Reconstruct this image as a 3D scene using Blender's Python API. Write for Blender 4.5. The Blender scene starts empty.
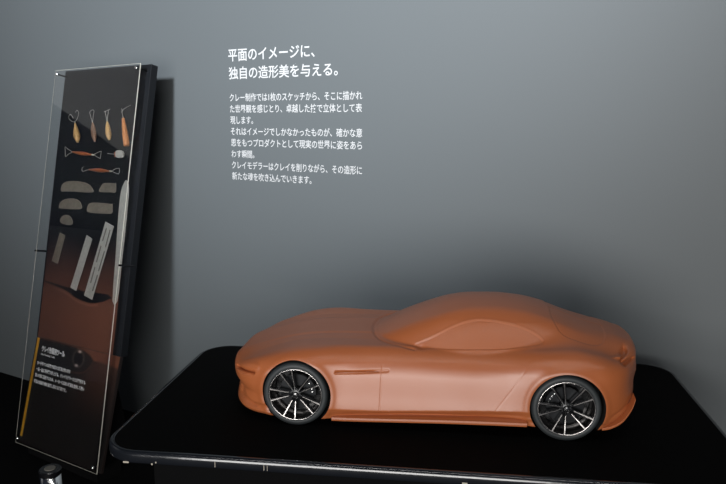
import bpy, bmesh, math, random
import numpy as np
from mathutils import Vector, Matrix
random.seed(4)
SC = bpy.context.scene
COL = SC.collection

# ---------------------------------------------------------------- camera, light, exposure
CAM_H = 1.564
cd = bpy.data.cameras.new('camera'); cam = bpy.data.objects.new('camera', cd); COL.objects.link(cam)
cam.location = (0, 0, CAM_H); cam.rotation_euler = (math.pi/2 - 0.179, 0, 0)
cd.lens = 690/726*36; cd.sensor_width = 36; cd.clip_start = .02
SC.camera = cam
SC.view_settings.view_transform = 'Standard'; SC.view_settings.look = 'None'
SC.view_settings.gamma = 1; SC.view_settings.use_curve_mapping = False
SC.view_settings.exposure = 0.0

world = bpy.data.worlds.new('hall_light'); SC.world = world; world.use_nodes = True
wn = world.node_tree.nodes; wl = world.node_tree.links
bg = wn['Background']; bg.inputs['Color'].default_value = (.6, .72, 1, 1); bg.inputs['Strength'].default_value = 0.025

def area(name, loc, target, sx, sy, power, col):
    l = bpy.data.lights.new(name, 'AREA'); l.shape = 'RECTANGLE'; l.size = sx; l.size_y = sy
    l.energy = power; l.color = col
    o = bpy.data.objects.new(name, l); COL.objects.link(o); o.location = loc
    o.rotation_euler = (Vector(target)-Vector(loc)).to_track_quat('-Z', 'Y').to_euler()
    return o
area('window_daylight', (-1.0, -2.5, 1.0), (.2, 1.8, .95), 3.2, 1.9, 165, (1, .985, .96))
def spot(name, loc, target, deg, power, col, rad):
    l = bpy.data.lights.new(name, 'SPOT'); l.spot_size = math.radians(deg); l.spot_blend = 1; l.energy = power; l.color = col; l.shadow_soft_size = rad
    o = bpy.data.objects.new(name, l); COL.objects.link(o); o.location = loc
    o.rotation_euler = (Vector(target)-Vector(loc)).to_track_quat('-Z', 'Y').to_euler()
spot('ceiling_spot', (-1.7, -2.1, 3.1), (-.56, 3.05, 3.0), 61, 2150, (.88, .94, 1), .30)
area('ceiling_lamp', (.2, .5, 3.3), (.15, 1.6, .8), 3.6, .09, 14, (1, .98, .95))
# pale high opening to the far left, mirrored in the panel's clear sheet
lh = bpy.data.lights.new('high_opening', 'AREA'); lh.shape = 'RECTANGLE'; lh.size = 2.6; lh.size_y = 1.6; lh.energy = 3.4; lh.color = (1, .99, .96)
oh = bpy.data.objects.new('high_opening', lh); COL.objects.link(oh)
_e = Vector((0, .950, .313)); _up = Vector((0, -.313, .950)); _n = Vector((-1, 0, 0))
_m = Matrix((_e, _n.cross(_e), _n)).transposed().to_4x4(); oh.matrix_world = Matrix.Translation(Vector((-5, 2.98, 2.395))+_up*.8) @ _m

# ---------------------------------------------------------------- materials
def mat(name, col, rough=.5, metal=0, spec=.5, noise=0, nscale=40, bump=0, bscale=200, coat=0, rough_var=0):
    m = bpy.data.materials.new(name); m.use_nodes = True
    nt = m.node_tree; b = nt.nodes['Principled BSDF']
    b.inputs['Base Color'].default_value = (*col, 1); b.inputs['Roughness'].default_value = rough
    b.inputs['Metallic'].default_value = metal; b.inputs['Specular IOR Level'].default_value = spec
    b.inputs['Coat Weight'].default_value = coat
    tc = nt.nodes.new('ShaderNodeTexCoord')
    if noise or rough_var:
        n = nt.nodes.new('ShaderNodeTexNoise'); n.inputs['Scale'].default_value = nscale; n.inputs['Detail'].default_value = 5
        nt.links.new(tc.outputs['Object'], n.inputs['Vector'])
    if noise:
        mx = nt.nodes.new('ShaderNodeMix'); mx.data_type = 'RGBA'
        mx.inputs[6].default_value = (*[c*(1-noise) for c in col], 1); mx.inputs[7].default_value = (*[min(1, c*(1+noise)) for c in col], 1)
        nt.links.new(n.outputs['Fac'], mx.inputs[0]); nt.links.new(mx.outputs[2], b.inputs['Base Color'])
    if rough_var:
        r = nt.nodes.new('ShaderNodeMapRange'); r.inputs[3].default_value = rough-rough_var; r.inputs[4].default_value = rough+rough_var
        nt.links.new(n.outputs['Fac'], r.inputs[0]); nt.links.new(r.outputs[0], b.inputs['Roughness'])
    if bump:
        n2 = nt.nodes.new('ShaderNodeTexNoise'); n2.inputs['Scale'].default_value = bscale; n2.inputs['Detail'].default_value = 3
        bp = nt.nodes.new('ShaderNodeBump'); bp.inputs['Strength'].default_value = bump; bp.inputs['Distance'].default_value = .002
        nt.links.new(tc.outputs['Object'], n2.inputs['Vector']); nt.links.new(n2.outputs['Fac'], bp.inputs['Height']); nt.links.new(bp.outputs[0], b.inputs['Normal'])
    return m
M = {}
M['wall'] = mat('wall_paint', (.112, .1245, .130), .6, noise=.02, nscale=1.5, bump=.05, bscale=150)
M['floor'] = mat('black_carpet', (.003, .003, .0033), .9, spec=.1, noise=.3, nscale=300, bump=.5, bscale=700)
M['table'] = mat('black_cloth_top', (.0022, .0022, .0022), .85, spec=.06, noise=.2, nscale=300, bump=.2, bscale=900)
M['edge'] = mat('black_gloss_edge', (.010, .0115, .015), .16, spec=1.0, bump=.10, bscale=60, rough_var=.06, nscale=30)
M['chipped'] = mat('chipped_edge', (.45, .4, .33), .5)
M['clay'] = mat('brown_clay', (.39, .110, .035), .38, spec=.74, noise=.05, nscale=9, bump=.04, bscale=120, rough_var=.05)
M['rubber'] = mat('tire_rubber', (.022, .026, .028), .55, bump=.05, bscale=300)
M['rim_black'] = mat('gloss_black_rim', (.006, .006, .007), .25, spec=.6)
M['rim_metal'] = mat('machined_rim', (.72, .68, .66), .25, metal=1)
M['dark_metal'] = mat('dark_metal', (.022, .023, .025), .35, metal=.8, noise=.1, nscale=100)
M['chrome'] = mat('polished_chrome', (.8, .8, .8), .15, metal=1, rough_var=.03)
M['steel'] = mat('brushed_steel', (.50, .48, .43), .45, metal=.35, noise=.22, nscale=60, rough_var=.1)
M['steel_dull'] = mat('tarnished_steel', (.19, .16, .125), .5, metal=.3, noise=.35, nscale=70)
M['board'] = mat('black_board', (.006, .007, .009), .5, spec=.3, noise=.08, nscale=50)
M['wood_yellow'] = mat('pale_handle_wood', (.52, .30, .11), .45, noise=.18, nscale=50)
M['wood_grey'] = mat('worn_handle_wood', (.25, .13, .075), .5, noise=.2, nscale=60)
M['wood_orange'] = mat('orange_handle_wood', (.58, .22, .07), .4, noise=.15, nscale=40)
M['wood_red'] = mat('red_handle_wood', (.30, .085, .03), .35, noise=.2, nscale=50)
M['white'] = mat('white_lettering', (.60, .60, .60), .6)
M['cream'] = mat('grey_disc', (.16, .15, .13), .5)
M['yellow'] = mat('yellow_print', (1, .58, .05), .5)
M['caption'] = mat('white_caption', (.9, .9, .9), .6)

# ---------------------------------------------------------------- helpers
def link(name, me, m, parent=None, loc=None, smooth=False):
    o = bpy.data.objects.new(name, me); COL.objects.link(o)
    if m is not None and not me.materials: me.materials.append(m)
    if parent: o.parent = parent
    if loc is not None: o.location = loc
    if smooth:
        for p in me.polygons: p.use_smooth = True
    return o
def tag(o, label=None, cat=None, group=None, kind=None):
    for k, v in (('label', label), ('category', cat), ('group', group), ('kind', kind)):
        if v: o[k] = v
    return o
def empty(name, loc=(0, 0, 0), mw=None):
    o = bpy.data.objects.new(name, None); COL.objects.link(o); o.empty_display_size = .05
    if mw is not None: o.matrix_world = mw
    else: o.location = loc
    return o
def obm(name, bm, m, parent=None, loc=None, smooth=False, recalc=True):
    if recalc: bmesh.ops.recalc_face_normals(bm, faces=bm.faces)
    me = bpy.data.meshes.new(name); bm.to_mesh(me); bm.free()
    return link(name, me, m, parent, loc, smooth)
def box(bm, lo, hi, bev=0, mx=None):
    r = bmesh.ops.create_cube(bm, size=1)
    vs = r['verts']
    for v in vs: v.co = Vector([lo[i]+(hi[i]-lo[i])*(v.co[i]+.5) for i in range(3)])
    if bev:
        es = list({e for v in vs for e in v.link_edges})
        r2 = bmesh.ops.bevel(bm, geom=es, offset=bev, segments=2, affect='EDGES', profile=.5)
        vs = list({v for f in r2['faces'] for v in f.verts} | {v for v in vs if v.is_valid})
    if mx is not None:
        for v in vs: v.co = mx @ v.co
    return vs
def prism(bm, pts, z0, z1, bev=0):
    a = [bm.verts.new((x, y, z0)) for x, y in pts]; b = [bm.verts.new((x, y, z1)) for x, y in pts]
    fs = [bm.faces.new(a), bm.faces.new(b)]
    n = len(pts)
    for i in range(n): fs.append(bm.faces.new((a[i], a[(i+1) % n], b[(i+1) % n], b[i])))
    if bev:
        es = [e for e in fs[0].edges]+[e for e in fs[1].edges]
        bmesh.ops.bevel(bm, geom=es, offset=bev, segments=2, affect='EDGES', profile=.5)
def tube(bm, pts, r, n=8, closed=False, caps=True):
    pts = [Vector(p) for p in pts]; rs = r if isinstance(r, (list, tuple)) else [r]*len(pts)
    rings = []; N = len(pts); up = None
    for i, p in enumerate(pts):
        if closed: t = (pts[(i+1) % N]-pts[i-1]).normalized()
        else: t = (pts[min(i+1, N-1)]-pts[max(i-1, 0)]).normalized()
        if up is None: up = t.orthogonal().normalized()
        up = (up-t*up.dot(t)).normalized(); s = t.cross(up)
        rings.append([bm.verts.new(p+(up*math.cos(a)+s*math.sin(a))*rs[i]) for a in [2*math.pi*k/n for k in range(n)]])
    for i in range(N if closed else N-1):
        A, B = rings[i], rings[(i+1) % N]
        for k in range(n): bm.faces.new((A[k], A[(k+1) % n], B[(k+1) % n], B[k]))
    if caps and not closed: bm.faces.new(rings[0]); bm.faces.new(rings[-1])
def lathe(bm, prof, n=64, axis='y', centre=(0, 0, 0), close=False):
    # prof = [(radius, height)...]
    rings = []
    for r, h in prof:
        ring = []
        for k in range(n):
            a = 2*math.pi*k/n
            if axis == 'y': p = (r*math.cos(a), h, r*math.sin(a))
            else: p = (r*math.cos(a), r*math.sin(a), h)
            ring.append(bm.verts.new(Vector(p)+Vector(centre)))
        rings.append(ring)
    m = len(rings)
    for i in range(m if close else m-1):
        A, B = rings[i], rings[(i+1) % m]
        for k in range(n): bm.faces.new((A[k], A[(k+1) % n], B[(k+1) % n], B[k]))
    if not close:
        if prof[0][0] > 1e-5: bm.faces.new(rings[0])
        if prof[-1][0] > 1e-5: bm.faces.new(rings[-1])
    bmesh.ops.remove_doubles(bm, verts=bm.verts, dist=1e-6)
def text_mesh(name, s, height, width, m, parent, fat=0.0, space=1.0, depth=.0004):
    """lettering laid in the XY plane from the origin, scaled to a width and a cap height"""
    c = bpy.data.curves.new(name, 'FONT'); c.body = s; c.size = 1; c.offset = fat; c.extrude = .004; c.resolution_u = 3; c.space_character = space
    o = bpy.data.objects.new(name, c); COL.objects.link(o)
    bpy.context.view_layer.update()
    me = bpy.data.meshes.new_from_object(o.evaluated_get(bpy.context.evaluated_depsgraph_get()))
    bpy.data.objects.remove(o)
    co = np.empty(len(me.vertices)*3); me.vertices.foreach_get('co', co); co = co.reshape(-1, 3)
    x0, x1 = co[:, 0].min(), co[:, 0].max()
    co[:, 0] = (co[:, 0]-x0)*width/(x1-x0); co[:, 1] *= height; co[:, 2] = co[:, 2]/.004*depth
    me.vertices.foreach_set('co', co.ravel()); me.update(); me.materials.clear()
    return link(name, me, m, parent)

# ---------------------------------------------------------------- setting: wall and floor
WA = math.radians(30.2)
WD = Vector((math.cos(WA), -math.sin(WA), 0)); WN = Vector((math.sin(WA), math.cos(WA), 0)); W0 = Vector((-1.796, 3.8193, 0))
bm = bmesh.new(); prism(bm, [tuple((W0+WD*s+WN*t)[:2]) for s, t in ((-3, 0), (4.2, 0), (4.2, .12), (-3, .12))], 0, 3.4)
tag(obm('wall_back', bm, M['wall']), kind='structure')
bm = bmesh.new(); prism(bm, [tuple((W0+WD*s+WN*t)[:2]) for s, t in ((-3, 0), (-3, -6.5), (4.2, -6.5), (4.2, 0))], -.1, 0)
tag(obm('floor', bm, M['floor']), kind='structure')

# ---------------------------------------------------------------- lettering on the wall
wall_mx = Matrix.Translation(W0-WN*.0006) @ Matrix((( WD.x, 0, -WN.x, 0), (WD.y, 0, -WN.y, 0), (0, 1, 0, 0), (0, 0, 0, 1)))
wt = empty('wall_lettering', mw=wall_mx)
wt.matrix_world = wall_mx @ Matrix.Translation((1.394, 1.30, 0))
tag(wt, 'white Japanese heading and eight lines of text lettered on the grey wall above the car', 'lettering')
def wline(name, s, x1, z0, z1, fat):
    o = text_mesh(name, s, (z1-z0)/.93, x1-1.396, M['white'], wt, fat)
    o.location = (.002, z0+(z1-z0)*.10-1.30, 0)
    return o
wline('heading_line', '平面のイメージに、', 1.852, 1.803, 1.857, .012)
wline('heading_line', '独自の造形美を与える。', 1.962, 1.727, 1.779, .012)
for s, x1, zc in (('クレー制作では1枚のスケッチから、そこに描かれ', 2.075, 1.6485), ('た世界観を感じとり、卓越した技で立体として表', 2.074, 1.600),
                  ('現します。', 1.524, 1.551), ('それはイメージでしかなかったものが、確かな意', 2.075, 1.502),
                  ('思をもつプロダクトとして現実の世界に姿をあら', 2.074, 1.4525), ('わす瞬間。', 1.526, 1.4025),
                  ('クレイモデラーはクレイを削りながら、その造形に', 2.074, 1.353), ('新たな魂を吹き込んでいきます。', 1.828, 1.3035)):
    wline('text_line', s, x1, zc-.0172, zc+.0172, .008)

# ---------------------------------------------------------------- display table
TZ = .78; PSI = .1314
D = Vector((math.cos(PSI), -math.sin(PSI), 0)); V = Vector((math.sin(PSI), math.cos(PSI), 0))
O = Vector((-.1738, 1.6676, TZ)) + V*.236
CAR = Matrix.Translation(O) @ Matrix.Rotation(-PSI, 4, 'Z')
def rrect(x0, x1, y0, y1, r, n=12):
    p = []
    for cx, cy, a0 in ((x1-r, y0+r, -90), (x1-r, y1-r, 0), (x0+r, y1-r, 90), (x0+r, y0+r, 180)):
        for k in range(n+1):
            a = math.radians(a0+90*k/n); p.append((cx+r*math.cos(a), cy+r*math.sin(a)))
    return p
table = empty('display_table', mw=Matrix.Translation(O-Vector((0, 0, TZ))) @ Matrix.Rotation(-PSI, 4, 'Z'))
tag(table, 'black display table with rounded corners and a glossy chipped edge under the clay car', 'table')
TX0, TX1, TY0, TY1 = -.452, 1.088, -.425, .368
bm = bmesh.new(); prism(bm, rrect(TX0+.014, TX1-.014, TY0+.014, TY1-.014, .085), TZ-.004, TZ, .001)
obm('table_top', bm, M['table'], table)
# rolled glossy rim: swept profile round the rounded rectangle
bm = bmesh.new(); rings = []
prof = [(0.0135, TZ-.030), (.004, TZ-.030), (.0008, TZ-.027), (0, TZ-.021), (0, TZ-.011), (.0012, TZ-.0055), (.004, TZ-.0022), (.008, TZ-.0006), (.0125, TZ-.0002), (.0139, TZ-.0012)]
for ins, z in prof: rings.append([bm.verts.new((x, y, z)) for x, y in rrect(TX0+ins, TX1-ins, TY0+ins, TY1-ins, .099-ins, 14)])
for i in range(len(rings)-1):
    for k in range(len(rings[0])):
        k2 = (k+1) % len(rings[0]); bm.faces.new((rings[i][k], rings[i][k2], rings[i+1][k2], rings[i+1][k]))
rim = obm('edge_trim', bm, M['edge'], table, smooth=True); rim['label'] = 'glossy black edge trim'
bm = bmesh.new(); prism(bm, rrect(TX0+.006, TX1-.006, TY0+.006, TY1-.006, .09), TZ-.029, TZ-.0045)
obm('table_core', bm, M['board'], table)
for cx, w in ((-.372, .014), (-.306, .004), (-.296, .003), (-.15, .0016), (-.032, .0016), (-.024, .0012), (.43, .012)):
    bm = bmesh.new(); zz = -.021 if cx > -.3 else -.026
    box(bm, (cx-w/2, TY0-.0006, TZ+zz-.004), (cx+w/2, TY0+.0012, TZ+zz+(.010 if w < .003 else .0)), .0004)
    if cx < -.36: bmesh.ops.translate(bm, verts=bm.verts, vec=(0, .0016, 0))
    c = obm('edge_chip', bm, M['chipped'], table)
    c['label'] = 'small pale chip in the edge'
bm = bmesh.new(); box(bm, (TX0+.10, TY0+.10, .02), (TX1-.10, TY1-.10, TZ-.03), .006); obm('pedestal', bm, M['floor'], table)
bm = bmesh.new(); box(bm, (TX0+.12, TY0+.12, 0), (TX1-.12, TY1-.12, .02)); obm('kick_plinth', bm, M['floor'], table)

# ---------------------------------------------------------------- the clay car
def pch(xs, ys):
    xs = np.array(xs, float); ys = np.array(ys, float); h = np.diff(xs); dl = np.diff(ys)/h
    m = np.zeros(len(xs))
    for i in range(1, len(xs)-1):
        if dl[i-1]*dl[i] > 0:
            w1 = 2*h[i]+h[i-1]; w2 = h[i]+2*h[i-1]; m[i] = (w1+w2)/(w1/dl[i-1]+w2/dl[i])
    m[0], m[-1] = dl[0], dl[-1]
    def f(x):
        x = np.clip(x, xs[0], xs[-1]); i = np.clip(np.searchsorted(xs, x, side='right')-1, 0, len(xs)-2)
        t = (x-xs[i])/h[i]
        return ((1+2*t)*(1-t)**2*ys[i] + t*(1-t)**2*h[i]*m[i] + t*t*(3-2*t)*ys[i+1] + t*t*(t-1)*h[i]*m[i+1])
    return f
def smax(a, b, k):
    h = np.maximum(k-np.abs(a-b), 0)/k; return np.maximum(a, b)+h*h*k*.25
def smin(a, b, k): return -smax(-a, -b, k)
def sstep(a, b, x):
    t = np.clip((x-a)/(b-a), 0, 1); return t*t*(3-2*t)
NOSE, TAIL = -.211, .871
_fb = [(-.211, 0), (-.207, .045), (-.197, .09), (-.186, .128), (-.170, .163), (-.148, .193), (-.115, .215), (-.07, .229), (-.02, .2375), (.04, .2425), (.12, .256)]
Bf = pch([math.sqrt(x-NOSE) for x, b in _fb], [b for x, b in _fb])
_rb = [(.871, 0), (.868, .06), (.858, .115), (.844, .160), (.826, .193), (.798, .219), (.76, .236), (.70, .2455), (.62, .262)]
Br = pch([math.sqrt(TAIL-x) for x, b in _rb], [b for x, b in _rb])
Bm = pch([-.3, 0, .1, .2, .3, .45, .55, .62, .69, .76, 1], [.238, .238, .2365, .232, .229, .229, .233, .239, .243, .243, .243])
Nsh = pch([-.02, .018, .032, .048, .062, .074, .088, .103, .122, .145, .17, .2], [.004, .001, .0005, .003, .007, .0105, .002, -.005, -.0075, -.0035, .010, .03])      # nose set-back by height
Tsh = pch([-.02, .04, .07, .10, .14, .165, .19, .21, .25], [.05, .022, .004, .0, .004, .003, .0, .003, .03])
Pz = pch([-.02, .018, .03, .044, .052, .09, .13, .16, .18, .20, .23], [-.012, -.009, -.0075, -.006, -.001, .0005, .0015, .0, -.004, -.012, -.03])
Hc = pch([-.22, -.205, -.19, -.165, -.13, -.09, -.05, 0, .06, .12, .2, .3, .5, .62, .7, .764, .81, .845, .868, .89],
         [.114, .130, .142, .152, .163, .175, .186, .196, .202, .2045, .206, .205, .20, .210, .218, .222, .219, .209, .199, .185])
Cr = pch([-.22, -.19, -.165, -.14, -.11, -.075, -.03, .03, .1, .18, .25, .35, .45, .55, .62, .69, .75, .8, .84, .87, .9],
         [.112, .129, .141, .152, .163, .176, .190, .1995, .2025, .2025, .2035, .203, .2035, .209, .2165, .2205, .2105, .1930, .179, .168, .155])
Rf = pch([.178, .21, .25, .29, .332, .387, .441, .51, .576, .643, .70, .75, .80, .84, .88, .92],
         [.204, .2195, .2385, .256, .272, .2895, .2985, .301, .296, .2810, .2600, .2365, .213, .196, .17, .15])
ARC = [(.178, 0), (.1795, .03), (.186, .068), (.199, .105), (.220, .135), (.25, .157), (.29, .173), (.335, .181), (.40, .188), (.50, .202)]
Gf = pch([math.sqrt(x-.178) for x, g in ARC], [g for x, g in ARC])
Gm = pch([.2, .42, .5, .58, .66, .72, .78, .84, .9, 1], [.186, .187, .187, .184, .174, .160, .138, .11, .08, .03])
def halfB(x, z):
    wN = 1-sstep(-.16, -.02, x); wT = sstep(.70, .84, x)
    xf = x-Nsh(z)*wN; xr = x+Tsh(z)*wT
    f = np.where(xf > NOSE, Bf(np.sqrt(np.maximum(xf-NOSE, 0))), (xf-NOSE)*6)
    r = np.where(xr < TAIL, Br(np.sqrt(np.maximum(TAIL-xr, 0))), (TAIL-xr)*6)
    r = np.where(xr < .62, .30, r); f = np.where(xf > .12, .30, f)
    dm = sstep(.03, .13, x)*(1-sstep(.53, .63, x)); zs = .046+.058*(x-.116); zk = .170+.030*(x-.11)
    return smin(smin(f, Bm(x), .006), r, .006)+Pz(z)+dm*(.003-.19*np.clip(z-zs, 0, .115)+.42*np.clip(z-zs, 0, .115)**2-.30*np.maximum(z-zk, 0)-.9*np.clip(zs-.002-z, 0, .013))
def Gplan(x): 
    f = np.where(x > .178, Gf(np.sqrt(np.maximum(x-.178, 0))), (x-.178)*6); f = np.where(x > .5, .3, f)
    return smin(f, Gm(x), .005)
def polysd(px, py, poly):
    d = np.full(px.shape, 1e9); ins = np.zeros(px.shape, bool); n = len(poly)
    for i in range(n):
        ax, ay = poly[i]; bx, by = poly[(i+1) % n]
        ex, ey = bx-ax, by-ay; wx, wy = px-ax, py-ay
        t = np.clip((wx*ex+wy*ey)/(ex*ex+ey*ey), 0, 1)
        d = np.minimum(d, (wx-ex*t)**2+(wy-ey*t)**2)
        c = ((ay > py) != (by > py)) & (px < (bx-ax)*(py-ay)/((by-ay) if abs(by-ay) > 1e-9 else 1e-9)+ax)
        ins ^= c
    d = np.sqrt(d); return np.where(ins, -d, d)
def smoothpoly(pts, n=6, closed=True):
    out = []; N = len(pts)
    for i in range(N if closed else N-1):
        if closed: p = [pts[(i+j-1) % N] for j in range(4)]
        else: p = [pts[min(max(i+j-1, 0), N-1)] for j in range(4)]
        for k in range(n):
            t = k/n
            out.append(tuple(.5*(2*p[1][c]+(p[2][c]-p[0][c])*t+(2*p[0][c]-5*p[1][c]+4*p[2][c]-p[3][c])*t*t+(3*p[1][c]-p[0][c]-3*p[2][c]+p[3][c])*t**3) for c in range(len(p[0]))))
    if not closed: out.append(pts[-1])
    return out
WR = .0842
def fbody(x, y, z):
    a = np.abs(y)
    t = np.minimum(a/.165, 1.6)
    hc, cr = Hc(x), Cr(x)
    inner = hc+(cr-hc)*sstep(0.35, 1, t)
    H = inner-np.maximum(a-.165, 0)**2*(3.0+7*sstep(.05, .22, x)*(1-sstep(.45, .62, x)))
    # hood bulge with soft creases that fade towards the nose
    hood = (1-sstep(.15, .24, x))*sstep(-.19, -.02, x)
    H = H+hood*(.0022*(1-sstep(.062, .080, a))-.0008*np.exp(-((a-.118)/.013)**2))
    B = halfB(x, z)
    for cx in (0, .675):        # flared lips round the wheel arches
        rr = np.hypot(x-cx, z-WR); B = B+.0028*np.exp(-((rr-.0955)/.009)**2)
    fb = smax(z-H, a-B, .034)
    zb = .018+.012*sstep(.1, .6, x)+.012*sstep(.72, .88, x)+.002*(1-sstep(-.2, -.1, x))
    fb = smax(fb, zb-z, .006)
    g = Gplan(x)-.72*np.maximum(z-.20, -.02)-np.maximum(z-.265, 0)*.5
    R = Rf(x)-1.15*a*a-6*np.maximum(a-.09, 0)**2
    fg = np.maximum(smax(z-R, a-g, .030), np.maximum(x-.862, .15-z))
    k = .004+.050*sstep(.50, .78, x)
    f = smin(fb, fg, k)
    # lifted tail lip that runs round the back of the deck
    lip = np.hypot((x-(.858-.9*a*a-4*np.maximum(a-.08, 0)**2))/1.0, (z-.196+.35*a*a)/.9)-.013
    lip = np.maximum(lip, a-.165)
    f = smin(f, lip, .014)
    return f
def build_body():
    NX, NT, NE = 640, 340, 90
    x0, x1 = -.135, .80; cz = .105
    # capsule shaped fan of rays: hemispherical fans at nose and tail, cross-sections between
    O3, Dr = [], []
    th = np.linspace(-math.pi/2, math.pi/2, NT)
    st = [(x0, -math.pi/2+math.pi/2*i/NE) for i in range(1, NE)] + [(x0+(x1-x0)*i/NX, 0) for i in range(NX+1)] + [(x1, math.pi/2*i/NE) for i in range(1, NE)]
    rows = []
    for ox, ph in st:
        d = np.stack([np.full(NT, math.sin(ph)), -np.cos(th)*math.cos(ph), np.sin(th)*math.cos(ph)], 1)
        o = np.zeros((NT, 3)); o[:, 0] = ox; o[:, 2] = cz; O3.append(o); Dr.append(d)
    O3 = np.array(O3); Dr = np.array(Dr); S = O3.shape[:2]
    def march(O3, Dr):
        ts = np.linspace(.01, .33, 60); lo = np.full(Dr.shape[:-1], .005); hi = np.full(Dr.shape[:-1], .33); done = np.zeros(Dr.shape[:-1], bool); prev = lo.copy()
        for t in ts:
            P = O3+Dr*t; v = fbody(P[..., 0], P[..., 1], P[..., 2]); n = (v > 0) & ~done
            hi[n] = t; lo[n] = prev[n]; done |= n; prev[:] = t
        for _ in range(18):
            m = (lo+hi)/2; P = O3+Dr*m[..., None]; v = fbody(P[..., 0], P[..., 1], P[..., 2]); pos = v > 0
            hi = np.where(pos, m, hi); lo = np.where(pos, lo, m)
        return O3+Dr*((lo+hi)/2)[..., None]
    P = march(O3, Dr)
    e = 4e-4; G = []
    for c in range(3):
        q = np.zeros(3); q[c] = e; A = P+q; Bq = P-q
        G.append(fbody(A[..., 0], A[..., 1], A[..., 2])-fbody(Bq[..., 0], Bq[..., 1], Bq[..., 2]))
    N = np.stack(G, -1); N /= np.linalg.norm(N, axis=-1, keepdims=True)+1e-12
    x, y, z = P[..., 0], P[..., 1], P[..., 2]; a = np.abs(y); d = np.zeros(S)
    side = np.abs(N[..., 1]) > .35
    def line(poly, wdt, dep, px, py, mask=None, closed=False):
        dd = np.full(S, 1e9)
        n = len(poly)
        for i in range(n if closed else n-1):
            ax, ay = poly[i]; bx, by = poly[(i+1) % n]; ex, ey = bx-ax, by-ay
            t = np.clip(((px-ax)*ex+(py-ay)*ey)/(ex*ex+ey*ey), 0, 1)
            dd = np.minimum(dd, np.hypot(px-ax-ex*t, py-ay-ey*t))
        v = dep*np.exp(-(dd/wdt)**2); return v if mask is None else v*mask
    # side window recess with its lip
    DLO = smoothpoly([(.295, .2026), (.341, .2250), (.4016, .2545), (.455, .2690), (.525, .2661), (.586, .2512), (.619, .2330), (.616, .2213), (.56, .2130), (.515, .2079), (.440, .2044), (.36, .2015)], 4)
    sd = polysd(x, z, DLO); m = (z > .19) & (a > .08)
    d -= .0016*(1-sstep(-.0025, .0004, sd))*m; d += .0004*np.exp(-((sd-.0022)/.0022)**2)*m*sstep(.21, .235, z)
    # mirror root notch at the front of the window
    d -= .003*np.exp(-((x-.318)/.010)**2-((z-.203)/.0035)**2)*(a > .1)
    # step round the base of the windscreen
    arc = smoothpoly([(g, xx) for xx, g in ARC[:-1]], 4, False); arcx = [(b, aa) for aa, b in arc]
    d -= line([(xx-.001, g) for xx, g in arcx if xx < .305], .0042, .0032, x, a, (z > .17) & (z < .225))
    # rear window outline
    RW = smoothpoly([(.655, 0), (.652, .08), (.667, .124), (.700, .139), (.742, .142), (.770, .126), (.785, .09), (.791, .04), (.793, 0), (.793, -.001), (.655, -.001)], 4)
    sdr = polysd(x, a, RW); mr = (z > .19)
    d -= (.0016*(1-sstep(-.003, .001, sdr)))*mr; d -= .0012*np.exp(-((sdr)/.0018)**2)*mr*(a > .003)
    # door shut lines
    d -= line([(.2215, .166), (.2195, .13), (.217, .052)], .0012, .0008, x, z, side)
    d -= line([(.585, .195), (.572, .17), (.545, .125), (.512, .078), (.500, .058)], .0014, .0004, x, z, side)
    # side vent blade in the front wing
    d -= line([(.106, .1465), (.15, .1480), (.236, .1545)], .0030, .0045, x, z, side)*(1-.5*sstep(.17, .23, x))
    # headlamp: raised lens patch above a cut slot
    f1 = a-.0
    HL = smoothpoly([(-.162, .139), (-.148, .147), (-.124, .156), (-.104, .157), (-.094, .150), (-.097, .139), (-.110, .1335), (-.130, .1335), (-.149, .133)], 3)
    mh = (x < -.05) & (a > .10)
    d += .0020*(1-sstep(-.009, .001, polysd(x, z, HL)))*(x < -.05)*(a > .13)
    d -= line([(-.176, .126), (-.158, .1295), (-.132, .1308), (-.114, .1318)], .0030, .015, x, z, mh)
    d -= line([(-.165, .120), (-.140, .1235), (-.118, .1255)], .0025, .003, x, z, mh)
    # grille mouth and lower corner intake
    GR = smoothpoly([(0, .128), (.075, .124), (.105, .105), (.095, .062), (.055, .045), (0, .045), (-.001, .045), (-.001, .128)], 3)
    d -= .012*(1-sstep(-.006, .001, polysd(a, z, GR)))*(x < -.14)
    IN = [(-.178, .040), (-.118, .030), (-.10, .040), (-.142, .058), (-.17, .094)]
    d -= .006*(1-sstep(-.010, .002, polysd(x, z, IN)))*(x < -.05)*(a > .1)
    d += .003*np.exp(-((z-.028)/.005)**2)*(x < -.06)
    # tail lamp slot under the lip, and the bumper crease
    d -= line([(.831, .2050), (.821, .1995), (.8125, .1925), (.820, .1868), (.850, .1855)], .0044, .0095, x, z, (a > .03) & (x > .78))
    d -= .004*np.exp(-((z-(.062+.42*(x-.78)))/.005)**2)*sstep(.77, .80, x)*(a > .08)*(z < .12)
    P = P+N*d[..., None]
    # assemble a closed mesh: near half (y<0), mirrored far half, poles at nose and tail
    R_, T_ = S
    P[:, 0, 1] = 0; P[:, -1, 1] = 0
    far = P[:, 1:-1].copy()[:, ::-1]; far[..., 1] *= -1
    ring = np.concatenate([P, far], 1); C_ = ring.shape[1]
    nose = P[0].mean(0)*[1, 0, 1]; tail = P[-1].mean(0)*[1, 0, 1]
    verts = np.concatenate([ring.reshape(-1, 3), [nose, tail]], 0)
    i = np.arange(R_-1)[:, None]*C_; j = np.arange(C_)[None]; j2 = (j+1) % C_
    quads = np.stack([i+j, i+j2, i+C_+j2, i+C_+j], -1).reshape(-1, 4)
    k = np.arange(C_); k2 = (k+1) % C_; nv = R_*C_
    t1 = np.stack([np.full(C_, nv), k2, k], -1); t2 = np.stack([np.full(C_, nv+1), (R_-1)*C_+k, (R_-1)*C_+k2], -1)
    me = bpy.data.meshes.new('body')
    me.from_pydata(verts.tolist(), [], quads.tolist()+t1.tolist()+t2.tolist())
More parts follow.
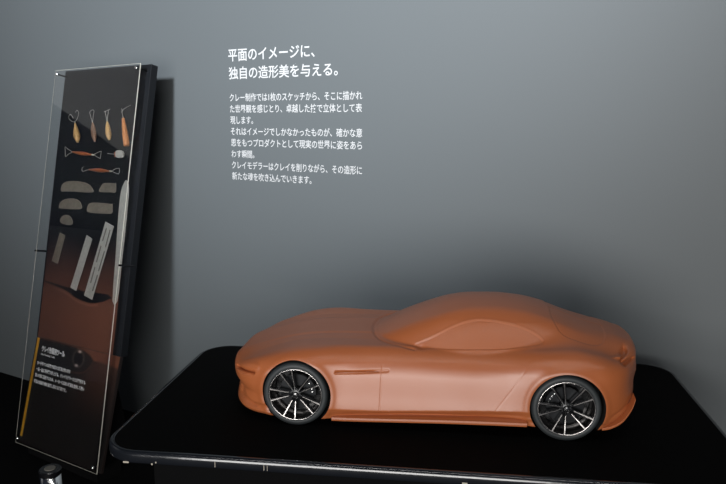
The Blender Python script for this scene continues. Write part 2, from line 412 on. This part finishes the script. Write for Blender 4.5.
    bm = bmesh.new(); bm.from_mesh(me); bmesh.ops.recalc_face_normals(bm, faces=bm.faces); bm.to_mesh(me); bm.free()
    me.update()
    return me
car = empty('clay_model_car', mw=CAR)
tag(car, 'brown clay scale model of a low two-door sports coupe standing on the black table', 'model car')
body = link('body', build_body(), M['clay'], car)
# wheel wells cut with cylinders
cut_bm = bmesh.new()
for cx in (0, .675):
    for s in (-1, 1):
        y0, y1 = sorted((s*.155, s*.30))
        lathe(cut_bm, [(.0905, y0), (.0905, y1)], 128, 'y', (cx+.0022, 0, WR+.0002))
bmesh.ops.recalc_face_normals(cut_bm, faces=cut_bm.faces)
cme = bpy.data.meshes.new('cut'); cut_bm.to_mesh(cme); cut_bm.free()
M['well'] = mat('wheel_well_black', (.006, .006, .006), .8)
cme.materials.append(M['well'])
cutter = bpy.data.objects.new('cut', cme); COL.objects.link(cutter); cutter.matrix_world = CAR
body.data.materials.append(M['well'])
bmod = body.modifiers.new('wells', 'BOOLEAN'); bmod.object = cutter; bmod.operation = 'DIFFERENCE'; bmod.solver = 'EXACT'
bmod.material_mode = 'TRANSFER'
bpy.context.view_layer.update()
nm = bpy.data.meshes.new_from_object(body.evaluated_get(bpy.context.evaluated_depsgraph_get()))
body.modifiers.clear(); body.data = nm; nm.name = 'body'
bpy.data.objects.remove(cutter)
print('BODY', len(nm.vertices), [m.name for m in nm.materials])
nm.polygons.foreach_set('use_smooth', [True]*len(nm.polygons))
try: nm.set_sharp_from_angle(angle=math.radians(48))
except Exception as ex: print(ex)

# slim blade in the front wing slot
for s_ in (-1, 1):
    bm = bmesh.new(); secs = []
    for x, z, hh in ((.100, .1445, .0006), (.106, .1446, .0020), (.125, .1450, .0024), (.16, .1468, .0018), (.20, .1496, .0010), (.212, .1505, .0005)):
        yb = float(halfB(np.array(x), np.array(z)))
        secs.append([bm.verts.new((x, s_*yy, zz)) for yy, zz in ((yb-.006, z-hh), (yb+.0004, z-hh), (yb+.0012, z), (yb+.0002, z+hh), (yb-.006, z+hh))])
    for A, B in zip(secs, secs[1:]):
        for k in range(5): bm.faces.new((A[k], A[(k+1) % 5], B[(k+1) % 5], B[k]))
    bm.faces.new(secs[0]); bm.faces.new(secs[-1]); obm('side_vent_blade', bm, M['clay'], car)

# sill blades, front splitter, rear fins
def blade(name, path, w, th, label=None):
    """path = [(x, y_outer, z)], a thin wedge whose outer edge follows the path and which runs inwards by w"""
    bm = bmesh.new(); secs = []
    for (x, y, z), ww in zip(path, w if isinstance(w, list) else [w]*len(path)):
        s = 1 if y > 0 else -1
        secs.append([bm.verts.new(p) for p in ((x, y-s*ww, z-th*.4), (x, y-s*.001, z-th*.5), (x, y, z), (x, y-s*.0018, z+th*.5), (x, y-s*ww, z+th*1.3))])
    for A, B in zip(secs, secs[1:]):
        for k in range(5): bm.faces.new((A[k], A[(k+1) % 5], B[(k+1) % 5], B[k]))
    bm.faces.new(secs[0]); bm.faces.new(secs[-1])
    o = obm(name, bm, M['clay'], car)
    if label: o['label'] = label
    return o
for s in (-1, 1):
    blade('side_skirt', [(x, s*yy, z) for x, yy, z in smoothpoly([(.093, .231, .0215), (.15, .234, .024), (.25, .235, .028), (.38, .236, .033), (.50, .239, .037), (.582, .242, .0395)], 5, False)], .03, .0085)
    pts = smoothpoly([(.763, .229, .034), (.785, .229, .040), (.812, .221, .054), (.835, .205, .078), (.846, .192, .099)], 5, False)
    blade('rear_fin', [(x, s*yy, z) for x, yy, z in pts], [.03]*len(pts), .006)

# wheels
def spoke_angles():
    out = []
    for k in range(5):
        for o in (-13.5, 13.5): out.append(39+72*k+o)
    return out
def make_wheel():
    # outer face towards local -y, centre at origin; tyre 60 mm wide
    prof = [(.0690, -.027), (.0705, -.0285), (.0735, -.0292), (.0775, -.0290), (.0808, -.0272), (.0832, -.0240), (.0842, -.020), (.0842, .020), (.0832, .025), (.079, .029), (.072, .029), (.0675, .027), (.0670, .02), (.0670, -.02)]
    bm = bmesh.new(); lathe(bm, prof, 96, 'y', close=True); 
    w = obm('wheel', bm, M['rubber'], None, smooth=True)
    w['label'] = 'black rubber tire'
    bm = bmesh.new(); lathe(bm, [(.0694, -.0262), (.0688, -.0292), (.0672, -.0294), (.0660, -.0268), (.0640, -.018), (.0625, -.004), (.0615, .026), (.0690, .026)], 96, 'y', close=True)
    rim = obm('rim', bm, M['rim_metal'], w, smooth=True); rim['label'] = 'bright machined rim ring'
    bm = bmesh.new(); lathe(bm, [(.0001, .018), (.0612, .018), (.0612, .0215), (.0001, .0215)], 64, 'y')
    obm('inner_shield', bm, M['rim_black'], w)
    bm = bmesh.new(); lathe(bm, [(.016, -.004), (.046, -.004), (.0465, -.003), (.0465, .002), (.016, .002)], 72, 'y', close=True)
    for k in range(40):     # drilled holes stand as small pits
        a = math.radians(k*9); r = .026+.0055*(k % 4)
        bmesh.ops.create_circle(bm, cap_ends=True, radius=.0009, segments=8, matrix=Matrix.Translation((r*math.cos(a), -.0042, r*math.sin(a))) @ Matrix.Rotation(math.pi/2, 4, 'X'))
    obm('brake_disc', bm, M['dark_metal'], w)
    for ang in spoke_angles():
        c, s = math.cos(math.radians(ang)), math.sin(math.radians(ang))
        def P(r, t, h): return (r*c-t*s, h, r*s+t*c)
        bm = bmesh.new(); secs = []
        for r, hw, h0, h1 in ((.010, .0036, -.0245, -.010), (.020, .0028, -.0235, -.009), (.035, .0026, -.0250, -.010), (.055, .0030, -.0275, -.012), (.0668, .0038, -.0288, -.015)):
            secs.append([bm.verts.new(P(r, t, h)) for t, h in ((-hw, h0+.0022), (-hw*.35, h0), (hw*.35, h0), (hw, h0+.0022), (hw*.8, h1), (-hw*.8, h1))])
        for A, B in zip(secs, secs[1:]):
            for k in range(6): bm.faces.new((A[k], A[(k+1) % 6], B[(k+1) % 6], B[k]))
        bm.faces.new(secs[0]); bm.faces.new(secs[-1])
        # machined strip along the crest of the spoke
        bmesh.ops.recalc_face_normals(bm, faces=bm.faces)
        obm('spoke', bm, M['rim_black'], w)
        bm = bmesh.new(); a_ = []
        for r, hw, h0 in ((.019, .0006, -.02375), (.035, .0009, -.02525), (.055, .0013, -.0278), (.0672, .0018, -.0291)):
            a_.append([bm.verts.new(P(r, t, h)) for t, h in ((-hw, h0), (hw, h0), (hw, h0+.0008), (-hw, h0+.0008))])
        for A, B in zip(a_, a_[1:]):
            for k in range(4): bm.faces.new((A[k], A[(k+1) % 4], B[(k+1) % 4], B[k]))
        bm.faces.new(a_[0]); bm.faces.new(a_[-1])
        q = obm('spoke_face', bm, M['rim_metal'], w); q['label'] = 'machined silver face of a spoke'
    bm = bmesh.new(); lathe(bm, [(.0001, -.0275), (.0052, -.0272), (.0062, -.0262), (.0066, -.022), (.0135, -.0205), (.0145, -.018), (.0145, .018), (.0001, .018)], 40, 'y')
    obm('hub', bm, M['rim_black'], w, smooth=False)
    bm = bmesh.new(); lathe(bm, [(.0001, -.0288), (.0048, -.0284), (.0055, -.0272), (.0001, -.0270)], 32, 'y'); obm('hub_cap', bm, M['chrome'], w)
    for k in range(5):
        a = math.radians(3+72*k)
        bm = bmesh.new(); lathe(bm, [(.0001, -.0248), (.0013, -.0248), (.0020, -.0238), (.0020, -.019), (.0001, -.019)], 6, 'y', (.0115*math.cos(a), 0, .0115*math.sin(a)))
        obm('lug_nut', bm, M['chrome'], w)
    return w
def make_caliper(w, a0):
    bm = bmesh.new(); n = 10; secs = []
    for k in range(n+1):
        a = math.radians(a0-26+52*k/n); c, s = math.cos(a), math.sin(a)
        secs.append([bm.verts.new((r*c, h, r*s)) for r, h in ((.031, -.0095), (.050, -.0095), (.0525, -.006), (.0525, .006), (.031, .006))])
    for A, B in zip(secs, secs[1:]):
        for k in range(5): bm.faces.new((A[k], A[(k+1) % 5], B[(k+1) % 5], B[k]))
    bm.faces.new(secs[0]); bm.faces.new(secs[-1])
    cpr = obm('brake_caliper', bm, M['dark_metal'], w)
    for da in (-17, -6, 6, 17):
        a = math.radians(a0+da)
        bm = bmesh.new(); lathe(bm, [(.0001, -.0108), (.0016, -.0106), (.0021, -.0094), (.0001, -.0094)], 10, 'y', (.041*math.cos(a), 0, .041*math.sin(a)))
        obm('caliper_bolt', bm, M['chrome'], w)
proto = make_wheel()
def copy_tree(o, parent=None):
    c = o.copy(); COL.objects.link(c); c.parent = parent
    for ch in [q for q in bpy.data.objects if q.parent == o]: copy_tree(ch, c)
    return c
wheels = []
for i, (x, s) in enumerate(((0, -1), (.675, -1), (0, 1), (.675, 1))):
    w = proto if i == 0 else copy_tree(proto)
    wheels.append((w, x, s))
for w, x, s in wheels:
    w.parent = car; w.location = (x, s*.2065, WR); w.rotation_euler = (0, 0, 0 if s < 0 else math.pi)
make_caliper(proto, 20); make_caliper(wheels[1][0], 150)
make_caliper(wheels[2][0], 160); make_caliper(wheels[3][0], 30)

# ---------------------------------------------------------------- leaning tool panel
PB = Vector((-1.6348, 3.0263, .06)); PTH, PTAU, PW, PL, PRO = .566, .2176, .5952, 1.7633, .0176
_d = Vector((math.cos(PTH), -math.sin(PTH), 0)); _b = Vector((math.sin(PTH), math.cos(PTH), 0)); _u = Vector((0, 0, math.cos(PTAU)))+_b*math.sin(PTAU)
PD = _d*math.cos(PRO)+_u*math.sin(PRO); PU = -_d*math.sin(PRO)+_u*math.cos(PRO); PN = PD.cross(PU)   # PN towards the viewer
PMX = Matrix(((PD.x, PU.x, PN.x, PB.x), (PD.y, PU.y, PN.y, PB.y), (PD.z, PU.z, PN.z, PB.z), (0, 0, 0, 1)))
CAMP = Vector((0, 0, CAM_H))
panel = empty('tool_display_panel', mw=PMX)
tag(panel, 'tall black leaning display panel with clear cover sheet and sculpting tools left of the car', 'display panel')
FZ = -.055; FOLD = .497
bm = bmesh.new(); box(bm, (-.004, FOLD, FZ-.036), (.600, 1.775, FZ), .0015); obm('back_board', bm, M['board'], panel)
# lower plate: hinges at the fold and comes forward to the foot of the cover sheet
bm = bmesh.new(); lv = []
for s0, t0, z0 in ((-.002, .0, -.016), (.602, .0, -.016), (.602, FOLD, FZ), (-.002, FOLD, FZ)): lv.append((s0, t0, z0))
A = [bm.verts.new(p) for p in lv]; B = [bm.verts.new((p[0], p[1], p[2]-.012)) for p in lv]
bm.faces.new(A); bm.faces.new(B)
for k in range(4): bm.faces.new((A[k], A[(k+1) % 4], B[(k+1) % 4], B[k]))
M['brownblack'] = mat('brown_black_print', (.014, .009, .008), .5)
obm('lower_plate', bm, M['brownblack'], panel)

# printed picture: close-up of brown bodywork with a headlamp, coloured point by point
def picture(name, s0, s1, t0, t1, zf, fn, ns, nt, label):
    S_, T_ = np.meshgrid(np.linspace(s0, s1, ns), np.linspace(t0, t1, nt))
    Z_ = zf(T_); vv = np.stack([S_, T_, Z_], -1).reshape(-1, 3)
    i = np.arange(nt-1)[:, None]*ns; j = np.arange(ns-1)[None]
    q = np.stack([i+j, i+j+1, i+ns+j+1, i+ns+j], -1).reshape(-1, 4)
    me = bpy.data.meshes.new(name); me.from_pydata(vv.tolist(), [], q.tolist())
    ca = me.color_attributes.new('print', 'FLOAT_COLOR', 'POINT')
    c = fn(S_.ravel(), T_.ravel()); ca.data.foreach_set('color', np.concatenate([c, np.ones((len(c), 1))], 1).astype(np.float32).ravel())
    if name not in M:
        m = mat(name, (.1, .1, .1), .42); at = m.node_tree.nodes.new('ShaderNodeAttribute'); at.attribute_name = 'print'
        m.node_tree.links.new(at.outputs['Color'], m.node_tree.nodes['Principled BSDF'].inputs['Base Color']); M[name] = m
    o = link(name, me, M[name], panel); o['label'] = label
    return o
BLK = np.array([.006, .007, .009]); BRN = np.array([.17, .060, .034])
def curve_y(S, pts): return pch([p[0] for p in pts], [p[1] for p in pts])(S)
def picfn(S, T):
    g = sstep(1.02, .62, T)
    g = np.where(T < 1.02, np.clip((1.02-T)/.42, 0, 1), 0); g = g*g*(3-2*g)
    c = BLK+(BRN-BLK)*g[:, None]*(.75+.5*sstep(0, .5, S)[:, None]*.5)
    # dark leaf-shaped opening across the bodywork
    up = curve_y(S, [(-.05, .772), (.09, .764), (.18, .757), (.31, .753), (.42, .756), (.474, .757), (.505, .744), (.52, .738), (.6, .73)]); lo = curve_y(S, [(-.05, .762), (.09, .748), (.185, .733), (.264, .7077), (.359, .699), (.447, .714), (.491, .733), (.52, .738), (.6, .735)])
    ins = np.clip((up-T)/.006, 0, 1)*np.clip((T-lo)/.006, 0, 1)
    c = c*(1-ins[:, None])+np.array([.008, .008, .010])*ins[:, None]
    glint = np.exp(-((T-lo+.008)/.005)**2)*(S < .42)*(S > .02); c += glint[:, None]*np.array([.06, .03, .02])*sstep(.0, .2, S)[:, None]
    # lower part falls into black with the headlamp
    dk = sstep(0, 1, np.clip((curve_y(S, [(-.05, .50), (.2, .503), (.33, .498), (.40, .482), (.434, .464), (.50, .461), (.6, .455)])-T)/.018, 0, 1))
    low = np.array([.016, .013, .012])+np.array([.030, .010, .005])*(np.clip((T-.15)/.3, 0, 1)**2*sstep(.30, .60, S))[:, None]
    c = c*(1-dk[:, None])+low*dk[:, None]
    # headlamp ring
    r = np.hypot(S-.327, (T-.445)*1.0); ring = np.exp(-((r-.038)/.006)**2); c += ring[:, None]*np.array([.040, .028, .024])
    c = np.where((r < .030)[:, None], c*.4, c)
    for gx, gy in ((.330, .476), (.322, .413)):
        c += np.exp(-(((S-gx)/.010)**2+((T-gy)/.005)**2))[:, None]*np.array([.6, .5, .45])
    e = curve_y(S, [(-.05, .2), (.25, .376), (.32, .380), (.384, .394), (.42, .43), (.436, .455), (.46, .459), (.6, .455)])
    c += (np.exp(-((T-e)/.006)**2)*(S > .26)*(S < .455))[:, None]*np.array([.05, .014, .006])
    br = np.clip((e-T)/.02, 0, 1)*(S > .25)*np.clip((T-.18)/.2, 0, 1)*sstep(.25, .45, S)*(1-.8*sstep(.53, .56, S))
    c += br[:, None]*np.array([.04, .013, .007])
    c = c*(1-.45*sstep(.545, .56, S))[:, None]
    return np.clip(c, .002, 1)
def zlow(T): return FZ+(FOLD-T)/FOLD*(-.016-FZ)+.0008
picture('upper_print', .006, .548, FOLD+.001, 1.03, lambda T: T*0+FZ+.0006, picfn, 200, 190, 'printed close-up of brown car bodywork fading into black')
picture('lower_print', .004, .598, .01, FOLD-.001, zlow, picfn, 220, 170, 'dark printed close-up with a round headlamp')
# yellow stripe and caption
bm = bmesh.new(); vs = [bm.verts.new((s, t, zlow(t)+.0006)) for s, t in ((.006, .03), (.024, .03), (.024, .492), (.006, .492))]; bm.faces.new(vs)
for f in list(bm.faces): bmesh.ops.extrude_face_region(bm, geom=[f])
o = obm('yellow_stripe', bm, M['yellow'], panel); o['label'] = 'yellow stripe down the left edge'
tilt = math.atan2(-.016-FZ, FOLD)
def caption(s, t, x, width, h, fat=.01):
    o = text_mesh('caption_line', s, h, width, M['caption'], panel, fat, depth=.0003)
    o.location = (x, t, zlow(t)+.0008); o.rotation_euler = (tilt, 0, 0); return o
caption('クレイ作業用ツール', .437, .055, .175, .030, .045)
caption('Clay Modeling Tools', .418, .055, .105, .013, 0)
for k, (s, wd) in enumerate((('カーデザインの現場では様々な道具を使い分け', .250), ('一品一品に手作業で仕上げる、クレイモデラーたちが愛用する', .365), ('思いを形に造形するため、メーカーにはない道具を自作して使い', .365), ('理想の曲面や線を追求し続ける道具です。', .245))):
    caption(s, .372-.0285*k, .040, wd, .0185, .035)

# acrylic cover sheet
M['acrylic'] = bpy.data.materials.new('clear_acrylic'); M['acrylic'].use_nodes = True
b = M['acrylic'].node_tree.nodes['Principled BSDF']
b.inputs['Base Color'].default_value = (.97, .98, .98, 1); b.inputs['Roughness'].default_value = .02; b.inputs['Transmission Weight'].default_value = 1; b.inputs['IOR'].default_value = 1.49
M['acrylic_edge'] = mat('polished_sheet_edge', (.62, .60, .52), .3, spec=.6)
bm = bmesh.new(); box(bm, (.0012, .0012, -.003), (PW-.0012, PL-.0012, .0), 0); sh = obm('cover_sheet', bm, M['acrylic'], panel); sh['label'] = 'clear acrylic cover sheet'
bm = bmesh.new()
for lo, hi in (((0, 0, -.003), (.001, PL, 0)), ((PW-.0022, 0, -.003), (PW, PL, 0)), ((.0012, 0, -.003), (PW-.0012, .001, 0)), ((.0012, PL-.001, -.003), (PW-.0012, PL, 0))): box(bm, lo, hi)
o = obm('sheet_edge', bm, M['acrylic_edge'], panel); o['label'] = 'pale polished edge of the cover sheet'
for s, t in ((.014, 1.745), (PW-.022, 1.745), (.012, .022), (PW-.03, .022)):
    back = FZ if t > FOLD else zlow(t)
    bm = bmesh.new(); lathe(bm, [(.0001, .004), (.006, .004), (.0075, .002), (.0075, .0), (.0035, 0), (.0035, back), (.0001, back)], 16, 'z', (s, t, 0))
    o = obm('standoff', bm, M['dark_metal'], panel)
    bm = bmesh.new(); lathe(bm, [(.0001, .0062), (.006, .0062), (.0078, .0045), (.0078, .0042), (.0001, .0042)], 20, 'z', (s, t, 0)); o2 = obm('standoff_cap', bm, M['chrome'], panel); o2['label'] = 'chrome cap of a standoff'
for s in (-.004, PW+.004):
    bm = bmesh.new(); lathe(bm, [(.0001, .004), (.0045, .004), (.0045, FZ-.02), (.0001, FZ-.02)], 12, 'z', (s, .905 if s < 0 else .893, 0)); obm('side_pin', bm, M['rim_black'], panel)
# foot behind the panel that holds it at its lean
bm = bmesh.new()
pts = [(.0, 0), (.0, .42), (.16, .0)]
inv = PMX.inverted()
def wp(s, back, z):   # world point: s along the panel, distance behind foot, height
    return inv @ (Vector((PB.x, PB.y, 0))+_d*s+_b*back+Vector((0, 0, z)))
for s in (.10, .46):
    A = [bm.verts.new(wp(s, bk, z)) for bk, z in ((.045, 0), (.27, 0), (.27, .02), (.195, .50), (.17, .50))]
    B = [bm.verts.new(wp(s+.03, bk, z)) for bk, z in ((.045, 0), (.27, 0), (.27, .02), (.195, .50), (.17, .50))]
    bm.faces.new(A); bm.faces.new(B)
    for k in range(5): bm.faces.new((A[k], A[(k+1) % 5], B[(k+1) % 5], B[k]))
A = [wp(s, bk, z) for s in (.04, .55) for bk in (.035, .16) for z in (0, .058)]
vs = [bm.verts.new(p) for p in A]
for q in ((0, 1, 3, 2), (4, 5, 7, 6), (0, 1, 5, 4), (2, 3, 7, 6), (0, 2, 6, 4), (1, 3, 7, 5)): bm.faces.new([vs[k] for k in q])
obm('foot', bm, M['floor'], panel)

# ---------------------------------------------------------------- tools pinned to the panel
def px(X, Y, lift=.0165):
    """point of the panel's board that the photograph shows at (X, Y), in panel coordinates (measured once from the photo)"""
    r = Vector(((X-363)/690, 1, 0)); cp, sp = math.cos(.179), math.sin(.179); v = -(Y-242)/690
    ray = Vector(((X-363)/690, cp+v*sp, -sp+v*cp))
    n = PN; B0 = PB+PN*(FZ+lift); t = (B0-CAMP).dot(n)/ray.dot(n)
    q = CAMP+ray*t-B0; return (q.dot(PD), q.dot(PU))
def tool(name, org, label, cat, group):
    o = empty(name, mw=PMX @ Matrix.Translation((org[0], org[1], FZ)))
    return tag(o, label, cat, group)
def L(org, pts, z): return [(p[0]-org[0], p[1]-org[1], z) for p in pts]
def handle(o, org, a, b, radii, m, z=.0165, name='handle'):
    n = len(radii)*3-2; bm = bmesh.new(); rf = pch([i/(len(radii)-1) for i in range(len(radii))], radii)
    pa = [(a[0]+(b[0]-a[0])*k/n, a[1]+(b[1]-a[1])*k/n) for k in range(n+1)]
    tube(bm, L(org, pa, z), [float(rf(k/n))*.80 for k in range(n+1)], 12)
    return obm(name, bm, m, o, smooth=True)
def wire(o, org, pts, r=.0011, z=.0165, name='wire_loop', m=None, closed=False):
    bm = bmesh.new(); tube(bm, L(org, smoothpoly(pts, 5, closed), z), r, 6, closed=closed)
    return obm(name, bm, m or M['steel'], o, smooth=True)
LG = 'wooden handled sculpting tools hung in the top row'
def vtool(label, top, bot, radii, m, loop, band=True):
    org = px(*top); o = tool('sculpting_tool', org, label, 'sculpting tool', LG)
    a, b2 = px(*top), px(*bot); handle(o, org, a, b2, radii, m)
    handle(o, org, (a[0]+(a[0]-b2[0])*.10, a[1]+(a[1]-b2[1])*.10), a, [.0022, .0032], M['steel'], name='ferrule')
    for lp, cl in loop: wire(o, org, [px(*q) for q in lp], closed=cl)
vtool('yellow-handled sculpting tool with heart shaped wire loop, leftmost of the top row', (75.4, 123), (78.0, 142.5), [.004, .008, .013, .017, .019, .014, .006], M['wood_yellow'],
      [([(75.3, 122), (71.5, 121), (68.8, 117.5), (70.5, 114.5), (72.3, 116), (73.5, 118.5)], False), ([(75.3, 122), (77.8, 118), (78.9, 113), (77.3, 110.3), (75.8, 112.5)], False)])
vtool('sculpting tool with narrow wire loop and worn grey-brown handle in the top row', (92.8, 122.5), (95.0, 141.8), [.004, .009, .013, .015, .015, .010, .004], M['wood_grey'],
      [([(92.6, 121.5), (90.6, 115), (90.2, 112), (92.5, 110), (94.2, 111), (93.6, 116)], True)])
vtool('yellow-handled sculpting tool with small triangular wire tip, beside the orange tool', (107.4, 121.5), (109.6, 139.8), [.004, .009, .013, .015, .016, .013, .007], M['wood_yellow'],
      [([(107.3, 120.5), (105.8, 114), (105.4, 111)], False), ([(107.3, 120.5), (108.3, 114), (108.6, 110)], False), ([(104.4, 112), (107.5, 110.5), (110.4, 109.3)], False)])
vtool('sculpting tool with flaring orange handle and thin hook, rightmost of the top row', (123.4, 118.5), (127.0, 145.8), [.008, .0105, .013, .015, .016, .0165, .016], M['wood_orange'],
      [([(123.2, 118), (122.4, 112), (122.0, 108.5)], False), ([(121.5, 112.5), (124, 109.3), (128, 106.8), (131, 105.3)], False)])
DG = 'double ended sculpting tools'
def dtool(label, a_, b_, loops, m):
    org = px(*a_); o = tool('double_ended_tool', org, label, 'sculpting tool', DG)
    a, b2 = px(*a_), px(*b_); handle(o, org, a, b2, [.004, .006, .009, .011, .011, .009, .006, .0045], m)
    dx, dy = (b2[0]-a[0]), (b2[1]-a[1])
    handle(o, org, b2, (b2[0]+dx*.07, b2[1]+dy*.07), [.005, .0045], M['steel'], name='ferrule')
    for lp, cl in loops: wire(o, org, [px(*q) for q in lp], closed=cl)
dtool('double ended tool with reddish handle and triangular wire ends, left of square blade', (72.5, 152), (92.3, 154.8),
      [([(72.3, 152), (68, 149), (65.4, 147), (65.6, 152), (65.8, 156.5), (69, 154)], True), ([(94, 154.8), (98, 152.5), (101.5, 151.2)], False), ([(94, 154.8), (97.5, 157), (100.5, 158.5)], False), ([(101.5, 151.2), (101, 155), (100.5, 158.5)], False)], M['wood_red'])
dtool('double ended tool with reddish handle and hooked left end, lowest handled tool', (89.5, 169.6), (110, 171.2),
      [([(89.3, 169.6), (86, 170.5), (83, 171.5), (82.2, 169), (83.5, 167)], False), ([(112, 171.2), (116, 168.8), (119.5, 168.3)], False), ([(112, 171.2), (116, 173.2), (119, 174)], False), ([(119.5, 168.3), (119.8, 171), (119, 174)], False)], M['wood_red'])
# small roller blade tool
org = px(119.5, 154); o = tool('scraper_blade', org, 'small square steel blade on a thin rod right of the upper double ended tool', 'scraper', None)
bm = bmesh.new(); P4 = [px(116.6, 151), px(123.2, 151.2), px(123.8, 157), px(116.8, 157.4)]
prism(bm, [(p[0]-org[0], p[1]-org[1]) for p in smoothpoly(P4, 3)], .0135, .0195, .001); obm('blade', bm, M['steel'], o)
wire(o, org, [px(107.8, 153.5), px(112, 154), px(116.5, 154.2)], .0012, name='rod')
handle(o, org, px(115.3, 152.2), px(115.5, 157), [.004, .004], M['wood_red'], .0165, 'collar')
# flat scrapers
def scraper(label, pts, m, name='steel_scraper', group='flat steel scrapers', sm=4, th=.0018, z0=.003, hole=None):
    P = [px(*p, lift=.004) for p in pts]; org = (sum(p[0] for p in P)/len(P), sum(p[1] for p in P)/len(P))
    if sm: P = smoothpoly(P, sm)
    bm = bmesh.new(); prism(bm, [(p[0]-org[0], p[1]-org[1]) for p in P], z0, z0+th, .0004)
    o = obm(name, bm, m); o.matrix_world = PMX @ Matrix.Translation((org[0], org[1], FZ)); tag(o, label, 'scraper', group)
    return o
scraper('largest half-moon steel scraper at the left, below the double ended tools', [(61.2, 189), (62.5, 185), (66, 182), (74, 181), (84, 182.2), (90, 185), (93, 189), (93.6, 192), (88, 192.6), (76, 191.8), (66, 191.5), (61.8, 191.5)], M['steel_dull'])
scraper('small four-sided steel scraper right of the largest half-moon one', [(99.8, 191.8), (101, 187), (103.5, 183.6), (108, 183.0), (116, 183.4), (116.2, 183.6), (116, 192.2), (110, 192.3)], M['steel_dull'])
scraper('medium half-moon steel scraper directly above the smallest scraper', [(59.2, 206.5), (61, 202), (66, 199.2), (73, 198.4), (79, 200.5), (81.6, 204.5), (81.8, 208.6), (75, 209.3), (65, 208.8), (60, 208.3)], M['steel_dull'])
scraper('broad steel scraper rounded at its left end, right of the medium half-moon one', [(87.2, 210), (88.5, 205), (92, 202.8), (100, 202.8), (112, 204), (112.6, 204.4), (112.3, 213), (106, 213.8), (95, 213.2), (88.5, 212)], M['steel_dull'])
scraper('smallest oval steel scraper, lowest on the left', [(60.4, 221), (62, 216.8), (66, 215), (70, 216), (72.6, 220), (72.5, 224.2), (68, 225), (62.5, 223.5)], M['steel_dull'])
RG = 'flat steel strips on the printed picture'
scraper('short dim steel strip at the left edge of the tool panel', [(60.2, 232.5), (65.5, 235.5), (58, 264), (52.2, 260.8)], M['steel_dull'], 'steel_strip', RG, 0)
scraper('middle sized slanting steel strip, between the short dim one and the wide one', [(87, 235), (92.6, 239), (76.4, 290.8), (70.8, 287.4)], M['steel'], 'steel_strip', RG, 0)
o = scraper('wide slanting steel strip with dark marks, left of the long pointed strip', [(105.8, 221.6), (114.2, 226.3), (92.4, 299.8), (84.4, 295.4)], M['steel'], 'steel_strip', RG, 0)
M['mark'] = mat('dark_mark', (.16, .15, .13), .6)
for (xa, ya), (xb, yb) in (((107, 228), (103, 241)), ((110.5, 230), (106, 247)), ((101.5, 246), (97, 262)), ((105, 251), (99, 271)), ((95.5, 267), (91, 283)), ((98, 275), (93, 291))):
    a, b2 = px(xa, ya, .004), px(xb, yb, .004); dv = Vector((b2[0]-a[0], b2[1]-a[1])).normalized(); nv = Vector((-dv.y, dv.x))*.0035
    oo = o.matrix_world.inverted() @ PMX
    bm = bmesh.new(); q = [(a[0]+nv.x, a[1]+nv.y), (a[0]-nv.x, a[1]-nv.y), (b2[0]-nv.x, b2[1]-nv.y), (b2[0]+nv.x, b2[1]+nv.y)]
    off = oo.translation; prism(bm, [(p[0]+off.x, p[1]+off.y) for p in q], .0047, .0052); k = obm('mark', bm, M['mark'], o)
o = scraper('long steel strip tapering to a point beside the right edge of the cover sheet', [(126.3, 180), (128.4, 184), (128.6, 196), (125.2, 232), (121.0, 270), (117.4, 301), (112.8, 301), (115.6, 262), (118, 225), (120.4, 197), (123, 186)], M['steel'], 'steel_strip', RG, 2)

# ---------------------------------------------------------------- barrier post top in front of the panel
def wpt(X, Y, depth):
    cp, sp = math.cos(.179), math.sin(.179); v = -(Y-242)/690
    return CAMP+Vector(((X-363)/690, cp+v*sp, -sp+v*cp))*depth
pt = wpt(50, 468.5, 2.35); ph = pt.z
post = empty('barrier_post', (pt.x, pt.y, 0)); tag(post, 'chrome barrier post with a black collar and grey cap in front of the tool panel', 'barrier post')
bm = bmesh.new(); lathe(bm, [(.0001, .012), (.0335, .012), (.0335, ph-.020), (.0001, ph-.020)], 48, 'z'); o = obm('post', bm, M['chrome'], post, smooth=False)
for p in o.data.polygons: p.use_smooth = abs(p.normal.z) < .5
bm = bmesh.new(); lathe(bm, [(.0001, ph-.020), (.035, ph-.020), (.0368, ph-.018), (.0368, ph-.003), (.034, ph), (.0001, ph)], 48, 'z'); obm('collar', bm, M['rim_black'], post)
bm = bmesh.new(); lathe(bm, [(.0001, ph), (.018, ph), (.0185, ph+.001), (.0175, ph+.0025), (.0001, ph+.0025)], 32, 'z'); o = obm('cap', bm, M['cream'], post); o['label'] = 'grey round cap'
bm = bmesh.new(); lathe(bm, [(.0001, 0), (.15, 0), (.155, .004), (.15, .010), (.03, .014), (.0001, .014)], 48, 'z'); obm('base', bm, M['dark_metal'], post)
